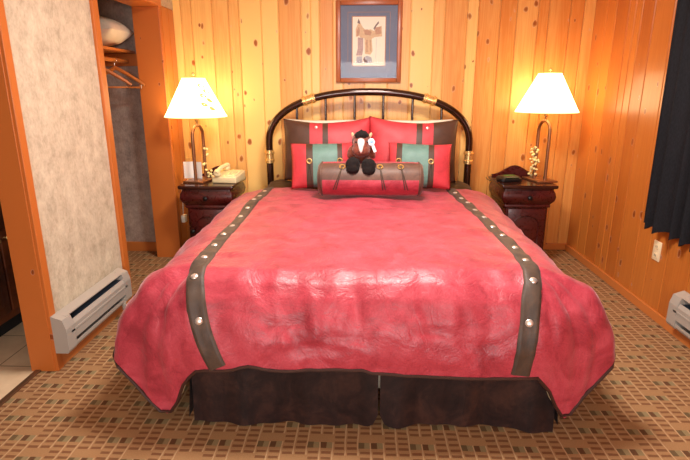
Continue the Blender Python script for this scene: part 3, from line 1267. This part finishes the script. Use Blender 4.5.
# white sleeping pillows behind the shams
for s, lab in ((-1, 'white sleeping pillow behind the left red and brown sham'), (1, 'white sleeping pillow behind the right red and brown sham')):
    cushion('pillow', .64, .455, .09, WHITE_FABRIC, (BCX + s * .352, 4.065, .706), (radians(-6), 0, radians(s * 2)), lab, 'pillow', 11 + s, group='white sleeping pillows')
SW = .685
m1 = band_mat('sham_cloth_left', SW, [(0, B_), (.30, R_), (.445, B_), (.505, R_)])
m2 = band_mat('sham_cloth_right', SW, [(0, R_), (.535, B_), (.60, R_), (.72, B_), (.9999, B_)])
s1 = cushion('pillow_sham', SW, .485, .15, m1, (BCX - .312, 3.885, .706), (radians(-15), radians(-1), radians(2)), 'left pillow sham with a broad dark brown end and red panels', 'pillow', 21, .03, 'red and brown pillow shams')
s2 = cushion('pillow_sham', SW, .485, .15, m2, (BCX + .322, 3.875, .706), (radians(-15), radians(2), radians(-2)), 'right pillow sham with a broad dark brown end and red panels', 'pillow', 22, .03, 'red and brown pillow shams')
for o, x in ((s1, -.085), (s2, .106)):
    for z in (.40, .10):
        stud_mesh(Vector((x, front_y(o, x, z) - .001, z)), Vector((0, -1, .1)).normalized(), .013, STUD, o, label='round silver stud')

TW = .46
m3 = band_mat('accent_cloth_left', TW, [(0, R_), (.25, B2_), (.355, T_), (.74, B2_), (.82, R_)])
m4 = band_mat('accent_cloth_right', TW, [(0, R_), (.13, B2_), (.22, T_), (.63, B2_), (.72, R_)])
t1 = cushion('accent_pillow', TW, .335, .15, m3, (-.288, 3.63, .690), (radians(-20), radians(-1), radians(4)), 'small red pillow with a teal stripe left of the toy horse', 'pillow', 31, .0, 'small teal striped pillows')
t2 = cushion('accent_pillow', TW, .335, .15, m4, (.405, 3.63, .690), (radians(-20), radians(1), radians(-4)), 'small red pillow with a teal stripe right of the toy horse', 'pillow', 32, .0, 'small teal striped pillows')
for o, xs in ((t1, (-.092, .128)), (t2, (-.150, .080))):
    for x in xs:
        z = .185
        y = front_y(o, x, z)
        g = grommet(o, x, y - .003, z)
        for dx in (-.010, .008):
            pts = []
            for k in range(7):
                zz = z - .004 - k * .022
                xx = x + dx * (k / 6) * 1.6
                pts.append((xx, front_y(o, xx, zz) - .005, zz))
            obj('lace', tube(pts, .0032, 6), BAND, g)

# bolster
bo = empty('bolster_pillow', (.052, 3.385, .802), 'round bolster pillow in red with a brown upper strip and laces', 'pillow')
RB, LB = .115, .322
bm = bmesh.new()
seg, rings = 72, []
xs = [-LB + 2 * LB * k / 30 for k in range(31)]
for x in xs:
    ring = []
    for k in range(seg):
        a = 2 * pi * k / seg
        r = RB * (1 + .02 * noise.noise(Vector((x * 5, cos(a) * 2, sin(a) * 2)))) * (1 - .04 * (abs(x) / LB) ** 6)
        ring.append(bm.verts.new((x, -r * cos(a), r * sin(a))))
    rings.append(ring)
for a, b in zip(rings, rings[1:]):
    for k in range(seg):
        f = bm.faces.new((a[k], a[(k + 1) % seg], b[(k + 1) % seg], b[k]))
        ang = 360 * (k + .5) / seg
        f.material_index = 1 if 5 < ang < 76 else 0
obj('cover', bm, [RED, BROWN], bo, True, 'red cover with brown strip', angle=180)
for s in (-1, 1):
    bm = bmesh.new()
    prof = [(RB * .955, s * LB), (RB * .97, s * (LB + .008)), (RB * .80, s * (LB + .026)), (RB * .4, s * (LB + .034)), (.004, s * (LB + .033))]
    add_lathe(bm, prof, (0, 0, 0), 40, 'x')
    obj('end_cap', bm, BROWN, bo, True, 'brown gathered end cap')
    bm = bmesh.new()
    add_tube(bm, [(s * LB, RB * .97 * cos(2 * pi * k / 40), RB * .97 * sin(2 * pi * k / 40)) for k in range(40)], .005, 8, closed=True)
    obj('piping', bm, BROWN, bo)
for x, tilt in ((-.185, -.06), (.062, .02), (.198, .03)):
    a = radians(52)
    g = empty('tmp', (0, 0, 0), None, None)
    bpy.data.objects.remove(g)
    bm = bmesh.new()
    add_tube(bm, [(x + .0165 * cos(q), 0, .0165 * sin(q)) for q in [2 * pi * k / 16 for k in range(16)]], .0055, 8, closed=True)
    R = Euler((-a, 0, 0)).to_matrix()
    for v in bm.verts:
        v.co = Vector((v.co.x, v.co.y, v.co.z))
        v.co = Vector((v.co.x, -RB * cos(a) + v.co.z * sin(a) - v.co.y * 0 - .004, RB * sin(a) + v.co.z * cos(a) + .003))
    gr = obj('grommet', bm, BRASS, bo, label='brass eyelet')
    for dx in (0, .018):
        pts = []
        for k in range(10):
            aa = radians(50 - 78 * k / 9)
            pts.append((x + (tilt + dx) * k / 9, -(RB + .005) * cos(aa), (RB + .005) * sin(aa)))
        obj('lace', tube(pts, .0034, 6), BAND, gr)


# ---------------------------------------------------------------- plush horse
def blob(parts, voxel=.006, fuzz=.0025, freq=55, smooth_it=True):
    """one continuous body grown from overlapping ellipsoids"""
    bm = bmesh.new()
    for c, r, sc, rot in parts:
        add_sphere(bm, c, r, 3, sc, rot)
    me = bpy.data.meshes.new('tmp')
    bm.to_mesh(me)
    bm.free()
    o = bpy.data.objects.new('tmp', me)
    COL.objects.link(o)
    md = o.modifiers.new('r', 'REMESH')
    md.mode = 'VOXEL'
    md.voxel_size = voxel
    if smooth_it:
        sm = o.modifiers.new('s', 'SMOOTH')
        sm.iterations = 6
        sm.factor = .5
    dg = bpy.context.evaluated_depsgraph_get()
    e = bpy.data.meshes.new_from_object(o.evaluated_get(dg))
    bpy.data.objects.remove(o)
    bm = bmesh.new()
    bm.from_mesh(e)
    bm.normal_update()
    for v in bm.verts:
        v.co += v.normal * fuzz * (noise.noise(v.co * freq) + .5 * noise.noise(v.co * freq * 2.3))
    return bm


def plush(name, a, b):
    t = NT(name)
    f = t.noise(t.mapping(t.coord(), (160, 160, 90)), 1, 3)
    t.l(t.ramp(f, [(.3, lin(b)), (.7, lin(a))]), t.b.inputs['Base Color'])
    t.set(Roughness=.85)
    t.b.inputs['Sheen Weight'].default_value = .25
    t.bump(f, .6, .006)
    return t.m


FUR = plush('chestnut_plush', (136, 58, 30), (88, 32, 14))
BFUR = plush('black_plush', (34, 24, 22), (14, 10, 10))
WFUR = plain('white_plush', (252, 248, 244), .9)
BFUR.node_tree.nodes['Principled BSDF'].inputs['Sheen Weight'].default_value = .04
BFUR.node_tree.nodes['Principled BSDF'].inputs['Specular IOR Level'].default_value = .2
TFUR = plush('tan_plush', (236, 190, 150), (206, 152, 112))
hs = empty('plush_horse', (-.008, 3.375, .902), 'chestnut plush toy horse with white blaze sitting on bolster', 'toy')
body = [((0, .055, .060), .070, (1, .9, 1.0), None),          # rump and belly
        ((0, .060, .110), .062, (1, .85, 1.0), None),           # chest
        ((-.002, .030, .155), .062, (1.05, 1.0, .95), None),     # skull
        ((-.002, -.012, .128), .054, (1.05, 1.0, 1.1), None),   # muzzle
        ((-.003, -.034, .094), .052, (1.18, .9, .85), None),     # nose
        ((-.042, -.020, .020), .034, (.9, 1.4, .9), None), ((.042, -.020, .018), .034, (.9, 1.4, .9), None),   # hind legs forward
        ((-.072, .035, .075), .028, (.8, .9, 1.7), (0, radians(15), 0)), ((.070, .035, .075), .028, (.8, .9, 1.7), (0, radians(-15), 0)),
        ((-.018, -.072, .092), .004, (1, 1, 1), None)]
obj('body', blob(body), FUR, hs, angle=180)
for x, dz in ((-.056, .002), (.048, -.006)):
    obj('hoof', blob([((x, -.066, .008 + dz), .048, (1.0, .85, .95), None), ((x, -.082, -.022 + dz), .042, (1.05, .8, .85), None)], .006, .004, 60), BFUR, hs, angle=180, label='big black plush hoof')
tuft = []
rr = random.Random(5)
for k in range(26):
    a = rr.random() * 2 * pi
    q = rr.random()
    tuft.append(((.042 * q * cos(a) - .004, .004 + .034 * q * sin(a), .196 + rr.random() * .012 - .012 * q), .019, (.8, .8, 1.15), (rr.random(), rr.random(), 0)))
tuft += [((-.004, -.024, .184), .034, (1.15, .5, .9), None)]
obj('mane', blob(tuft, .005, .004, 70), BFUR, hs, angle=180, label='black plush forelock and mane')
# blaze: thin patch that hugs the face
bm = bmesh.new()
prof = [(.176, .008), (.168, .021), (.155, .026), (.142, .023), (.128, .018), (.112, .014), (.096, .010), (.082, .003)]
bv_me = [o for o in hs.children if o.name.startswith('body')][0].data
hbv = BVHTree.FromPolygons([v.co for v in bv_me.vertices], [p.vertices for p in bv_me.polygons])
rows = []
for z, w in prof:
    row = []
    for k in range(7):
        x = -.004 + w * (k / 3 - 1)
        h = hbv.ray_cast(Vector((x, -.3, z)), Vector((0, 1, 0)))
        y = h[0].y if h[0] else 0
        row.append(bm.verts.new((x, y - .004 + .002 * abs(k / 3 - 1), z)))
    rows.append(row)
for a, b in zip(rows, rows[1:]):
    for k in range(6):
        bm.faces.new((a[k], a[k + 1], b[k + 1], b[k]))
bmesh.ops.solidify(bm, geom=bm.faces[:], thickness=.004)
obj('blaze', bm, WFUR, hs, angle=180, label='white blaze down the face')
for s in (-1, 1):
    obj('ear', blob([((s * .058, .030, .188), .020, (.6, .4, 1.1), (0, radians(s * 25), 0)), ((s * .052, .030, .172), .014, (.7, .5, 1), None)], .004, .001), TFUR, hs, angle=180, label='tan plush ear')
    bm = bmesh.new()
    h = hbv.ray_cast(Vector((s * .036, -.3, .150)), Vector((0, 1, 0)))
    add_sphere(bm, (s * .036, h[0].y - .001, .150), .0065, 2)
    obj('eye', bm, BLACK_P, hs)
    bm = bmesh.new()
    h = hbv.ray_cast(Vector((s * .014 - .003, -.3, .090)), Vector((0, 1, 0)))
    add_sphere(bm, (s * .014 - .003, h[0].y, .090), .004, 2, (1, .6, .8))
    obj('nostril', bm, BLACK_P, hs)
tg_ = bmesh.new()
add_lathe(tg_, [(.021, 0), (.0235, .0008), (.0235, .0022), (.021, .003)], (0, 0, 0), 28, 'y')
tt = obj('ear_tag', tg_, plain('tag_white_blue', (216, 228, 244), .4), hs, label='round pale blue and white paper tag')
tt.location = (.064, -.030, .150)
tt.rotation_euler = (radians(-10), 0, radians(12))
bm = bmesh.new()
add_lathe(bm, [(.011, 0), (.012, .0008), (.011, .0012)], (.001, -.0012, .002), 20, 'y')
obj('tag_print', bm, plain('tag_print_blue', (136, 172, 214), .5), tt)
bm = bmesh.new()
add_box(bm, -.010, .010, -.001, .001, -.05, 0, .0005)
cl = obj('care_label', bm, PAPER, hs, False, 'white cloth care label')
cl.location = (.072, -.026, .130)
cl.rotation_euler = (0, radians(-22), 0)


# ---------------------------------------------------------------- nightstands
def nightstand(loc, rz, label):
    """origin on the floor under the middle; front towards -y"""
    n = empty('nightstand', loc, label, 'nightstand', 'dark cherry nightstands', rz)
    hx, hy = .165, .185
    bm = bmesh.new()
    rect_loft(bm, [(0, .018), (.050, .018), (.062, .010), (.068, 0), (.495, 0)], 0, 0, hx, hy, .008)
    obj('cabinet', bm, CHERRY, n)
    bm = bmesh.new()
    rect_loft(bm, [(.485, .000), (.492, .014), (.505, .016), (.512, .012), (.520, .018), (.545, .036), (.575, .043), (.605, .038), (.630, .026), (.640, .026)], 0, 0, hx, hy, .012)
    dr = obj('drawer', bm, CHERRY, n)
    bm = bmesh.new()
    rect_loft(bm, [(.640, .030), (.645, .046), (.652, .050), (.664, .050), (.670, .046)], 0, 0, hx, hy, .012)
    obj('top', bm, CHERRY_TOP, n)
    knob = [(.007, 0), (.007, -.012), (.015, -.016), (.019, -.023), (.017, -.030), (.009, -.034), (.001, -.035)]
    obj('knob', lathe(knob, (0, -hy - .040, .575), 18, 'y'), KNOB, dr, label='round black knob')
    # arched door
    bm = bmesh.new()
    add_box(bm, -.145, .145, -hy - .016, -hy + .002, .085, .478, .003)
    d = obj('door', bm, CHERRY, n)
    arch = [(-.10, .125)] + [(-.10 * cos(a), .35 + .075 * sin(a)) for a in [pi * k / 20 for k in range(21)]] + [(.10, .125)]
    pts = [(x, -hy - .017, z) for x, z in arch]
    bm = bmesh.new()
    add_tube(bm, pts + [pts[0]], .006, 8)
    obj('arch_moulding', bm, CHERRY, d)
    obj('knob', lathe(knob, (-.125, -hy - .012, .305), 18, 'y'), KNOB, d, label='round black knob')
    # arched gallery board
    bm = bmesh.new()
    prof = [(-.19, .0)] + [(-.19 + .38 * k / 24, .018 + .075 * sin(pi * k / 24) ** 2.2) for k in range(25)] + [(.19, .0)]
    a = [bm.verts.new((x, .205, .670 + z)) for x, z in prof]
    b = [bm.verts.new((x, .222, .670 + z)) for x, z in prof]
    m = len(prof)
    bm.faces.new(a)
    bm.faces.new(b[::-1])
    for k in range(m):
        bm.faces.new((a[k], a[(k + 1) % m], b[(k + 1) % m], b[k]))
    obj('gallery_board', bm, CHERRY, n, True, angle=30)
    return n


NLX, NLY, NRX, NRY = -1.205, 4.005, 1.295, 4.115
nightstand((NLX, NLY, 0), 0, 'dark cherry nightstand left of the bed with white phone on top')
nightstand((NRX, NRY, 0), 0, 'dark cherry nightstand right of the bed with black clock on top')
TOPZ = .670


# ---------------------------------------------------------------- lamps
def table_lamp(loc, rz, label, leaves, zs=.51):
    """origin on the nightstand top, under the middle of the arch; arch plane is turned by rz"""
    L = empty('table_lamp', loc, label, 'lamp', 'arched bedside lamps', rz)
    obj('base_plate', box(-.13, .13, -.085, .085, 0, .014, .003), LAMP_METAL, L)
    w, zt = .080, zs - .07
    dz = zs - .51
    zl = zt - w
    pts = [(-w, 0, lerp(.012, zl, k / 5)) for k in range(5)] + [(-w * cos(a), 0, zl + w * sin(a)) for a in [pi * k / 16 for k in range(17)]] + [(w, 0, lerp(zl, .012, k / 5)) for k in range(1, 6)]
    obj('arch_stem', tube(pts, .0125, 14), LAMP_METAL, L)
    obj('socket', lathe([(.008, .430), (.010, .47), (.017, .48), (.017, .53), (.012, .54)], (0, 0, dz), 16), BRASS, L)
    obj('bulb', lathe([(.012, .54), (.020, .56), (.030, .59), (.030, .61), (.020, .635), (.002, .643)], (0, 0, dz), 20), BULB, L)
    harp = [(.046 * sin(a), 0, dz + .635 - .125 * cos(a)) for a in [pi * 2 * k / 32 for k in range(32)]]
    obj('harp', tube(harp, .0022, 6, closed=True), BRASS, L)
    # shade: outer cloth and lining, open at both ends
    zb, ztp, rb, rt = zs, zs + .285, .236, .086
    bm = bmesh.new()
    seg = 64
    ro = []
    for k in range(9):
        q = k / 8
        r = lerp(rb, rt, q)
        z = lerp(zb, ztp, q)
        ro.append([bm.verts.new((r * cos(2 * pi * i / seg), r * sin(2 * pi * i / seg), z)) for i in range(seg)])
    ri = []
    for k in range(9):
        q = k / 8
        r = lerp(rb, rt, q) - .004
        z = lerp(zb, ztp, q)
        ri.append([bm.verts.new((r * cos(2 * pi * i / seg), r * sin(2 * pi * i / seg), z)) for i in range(seg)])
    for rs, mi in ((ro, 0), (ri, 1)):
        for a, b in zip(rs, rs[1:]):
            for i in range(seg):
                f = bm.faces.new((a[i], a[(i + 1) % seg], b[(i + 1) % seg], b[i]))
                f.material_index = mi
    for a, b in ((ro[0], ri[0]), (ro[-1], ri[-1])):
        for i in range(seg):
            bm.faces.new((a[i], a[(i + 1) % seg], b[(i + 1) % seg], b[i]))
    shd = obj('lamp_shade', bm, [SHADE_OUT, SHADE_IN], L, label='glowing white cone shade')
    for z, r in ((zb, rb), (ztp, rt)):
        bm = bmesh.new()
        add_tube(bm, [(r * cos(2 * pi * i / 64), r * sin(2 * pi * i / 64), z) for i in range(64)], .0045, 8, closed=True)
        obj('rim', bm, SHADE_IN, shd)
    for az, q, ang in leaves:
        bm = bmesh.new()
        out = []
        for k in range(16):
            a = 2 * pi * k / 16
            lx, lz = .028 * cos(a), .016 * sin(a) * (1 - .3 * cos(a))
            dx, dz = lx * cos(ang) - lz * sin(ang), lx * sin(ang) + lz * cos(ang)
            qq = q + dz / .31
            r = lerp(rb, rt, qq) + .0012
            aa = az - rz + dx / r
            out.append((r * cos(aa), r * sin(aa), lerp(zb, ztp, qq)))
        bm.faces.new([bm.verts.new(p) for p in out])
        bmesh.ops.solidify(bm, geom=bm.faces[:], thickness=.001)
        obj('leaf', bm, LEAFM, shd, False, 'pressed amber leaf on the shade')
    sp = bmesh.new()
    add_lathe(sp, [(.004, .76), (.006, .785), (.016, .789), (.018, .794), (.008, .800), (.007, .806), (.013, .813), (.013, .820), (.006, .828), (.001, .830)], (0, 0, zs + .285 - .785), 18)
    add_box(sp, -.082, .082, -.002, .002, ztp - .006, ztp - .002)
    add_box(sp, -.002, .002, -.082, .082, ztp - .006, ztp - .002)
    obj('finial', sp, BRASS, L, label='brass finial')
    return L


def sprig(L, x, y, z0, z1, n, seed, mat, spread):
    rr = random.Random(seed)
    stem = [(x + .016 * sin(5 * k / 11 + seed), y - .008 * cos(4 * k / 11), lerp(z0, z1, k / 11)) for k in range(12)]
    s = obj('berry_sprig', tube(stem, .0022, 6), TWIG, L, label='twig with pearl berries tied to the arch')
    for k in range(n):
        q = rr.random()
        c = Vector(stem[int(q * 11)])
        a = rr.random() * 2 * pi
        d = spread * (.35 + .65 * rr.random()) * (1 - .45 * q)
        p = c + Vector((d * cos(a), d * .7 * sin(a), rr.uniform(-.012, .02)))
        bm = bmesh.new()
        add_tube(bm, [c, (c + p) / 2 + Vector((0, 0, .004)), p], .0012, 5, mat=0)
        add_sphere(bm, p, rr.uniform(.0095, .0135), 2, (1, 1, .9), mat=1)
        obj('berry', bm, [TWIG, mat], s)


PI = pi
leavesL = [(radians(-33), .66, -.4), (radians(-48), .55, -.3), (radians(-33), .43, -.5), (radians(-51), .33, -.3), (radians(-35), .22, -.4), (radians(-45), .80, -.3)]
LLX, LLY = -1.310, 4.02
LRX, LRY = 1.440, 4.13
la = table_lamp((LLX, LLY, TOPZ), radians(78), 'lit table lamp left of the bed with amber leaves on shade', leavesL)
lb = table_lamp((LRX, LRY, TOPZ), radians(102), 'lit table lamp right of the bed with plain shade', [], .545)
for L, sx, n, sd, s in ((la, .080, 18, 3, .040), (lb, .080, 38, 8, .058)):
    sprig(L, sx, -.016 if L is la else .016, .03, .27, n, sd, BERRY, s)

# ---------------------------------------------------------------- things on the nightstands
ph = empty('telephone', (-1.075, 4.0, TOPZ), 'ivory desk telephone on the left nightstand', 'telephone', None, radians(-8))
bm = bmesh.new()
vs = add_box(bm, -.10, .10, -.105, .105, 0, .05, .010, seg=3)
for v in bm.verts:
    if v.co.z > .02:
        v.co.z += (v.co.y + .105) * .13
obj('phone_base', bm, IVORY, ph)
bm = bmesh.new()
vs = add_box(bm, .0, .092, -.085, .085, .04, .060, .006)
for v in bm.verts:
    v.co.z += (v.co.y + .105) * .13
pad = obj('face_panel', bm, IVORY, ph)
for i in range(3):
    for j in range(4):
        bm = bmesh.new()
        x, y = .018 + i * .022, -.06 + j * .022
        add_box(bm, x, x + .015, y, y + .015, .058 + (y + .105) * .13, .064 + (y + .105) * .13, .002, seg=1)
        obj('key', bm, IVORY_D, pad)
bm = bmesh.new()
hp = [(-.055, -.125 + .25 * k / 14, .078 + .016 * sin(pi * k / 14) + .13 * (.25 * k / 14)) for k in range(15)]
add_tube(bm, hp, [.020 if k in (0, 14) else .024 if k in (1, 2, 12, 13) else .018 for k in range(15)], 14)
add_sphere(bm, (-.055, -.095, .070), .030, 3, (1, 1.1, .75))
add_sphere(bm, (-.055, .095, .092), .030, 3, (1, 1.1, .75))
obj('handset', bm, IVORY, ph)
cordp = [(-.10 + .006 * sin(k * 1.3), -.10 + k * .004, .012 + .006 * cos(k * 1.3)) for k in range(30)]
obj('coiled_cord', tube(cordp, .003, 6), IVORY, ph)

cd = empty('greeting_card', (-1.375, 4.055, TOPZ + .0145), 'white folded card standing behind the left lamp stem', 'card', None, radians(-4))
for s, a in ((-1, radians(16)), (1, radians(-16))):
    bm = box(0, .078, -.0008, .0008, 0, .135)
    if s < 0:
        for v in bm.verts:
            v.co.x = -v.co.x
    for v in bm.verts:
        v.co = Matrix.Rotation(a * 1, 3, 'Z') @ v.co
    obj('leaf_panel', bm, PAPER, cd, False)

ck = empty('alarm_clock', (1.18, 4.09, TOPZ), 'black alarm clock with green display on the right nightstand', 'clock', None, radians(10))
bm = bmesh.new()
rect_loft(bm, [(0, 0), (.008, .006), (.024, .006), (.040, -.006), (.046, -.022)], 0, 0, .085, .058, .030, 6)
obj('housing', bm, BLACK_P, ck)
bm = bmesh.new()
add_box(bm, -.055, .055, -.062, -.050, .014, .036, .002)
dsp = obj('display', bm, plain('dark_display', (14, 30, 16), .2), ck)
segs = {'a': (0, 1, 1), 'b': (1, .5, 0), 'c': (1, 0, 0), 'd': (0, 0, 1), 'e': (0, 0, 0), 'f': (0, .5, 0), 'g': (0, .5, 1)}
dig = {'1': 'bc', '2': 'abged', '5': 'afgcd', '8': 'abcdefg', '0': 'abcdef'}
obj('button_row', box(-.045, .045, -.022, .014, .042, .049, .002), plain('button_green', (70, 116, 48), .5), ck)
cpts = [(-.085, .03, .010), (-.13, .035, .006), (-.152, .0, .004), (-.150, .05, .006), (-.145, .10, .006), (-.12, .16, .006)]
obj('power_cord', tube(cpts, .003, 6), BLACK_P, ck)

# ---------------------------------------------------------------- light
def area(name, loc, rot, sx, sy, power, col):
    d = bpy.data.lights.new(name, 'AREA')
    d.shape = 'RECTANGLE'
    d.size, d.size_y = sx, sy
    d.energy = power
    d.color = col
    o = bpy.data.objects.new(name, d)
    COL.objects.link(o)
    o.location = loc
    o.rotation_euler = rot
    return o


area('window_daylight', (0, YF + .01, (WZ0 + WZ1) / 2), (radians(90), 0, 0), WX1 - WX0 - .1, WZ1 - WZ0 - .1, 88, (1, .97, .96))
area('ceiling_fill_light', (.1, 2.38, ZC - .03), (0, 0, 0), .5, .5, 80, (1, .95, .88))  # added overhead fill to brighten bed and back wall; no fixture known there
for (x, y) in ((LLX, LLY), (LRX, LRY)):
    d = bpy.data.lights.new('bulb_light', 'POINT')
    d.energy = 3
    d.color = (1, .78, .5)
    d.shadow_soft_size = .04
    o = bpy.data.objects.new('bulb_light', d)
    COL.objects.link(o)
    o.location = (x, y, TOPZ + .62)

w = bpy.data.worlds.new('world')
scene.world = w
w.use_nodes = True
w.node_tree.nodes['Background'].inputs[0].default_value = (.8, .9, 1, 1)
w.node_tree.nodes['Background'].inputs[1].default_value = .6

# ---------------------------------------------------------------- camera
cam = bpy.data.cameras.new('camera')
cam.sensor_width = 36
cam.lens = 36 * 505 / 690
cam.clip_start = .05
co_ = bpy.data.objects.new('camera', cam)
COL.objects.link(co_)
co_.location = (0, 0, 1.38)
co_.rotation_euler = (radians(90 - 15.5), 0, radians(2.0))
scene.camera = co_

vs_ = scene.view_settings
vs_.view_transform = 'Standard'
vs_.look = 'None'
vs_.gamma = 1
vs_.use_curve_mapping = False
vs_.exposure = 0.0
scene.cycles.max_bounces = 8
scene.cycles.caustics_reflective = False
scene.cycles.caustics_refractive = False
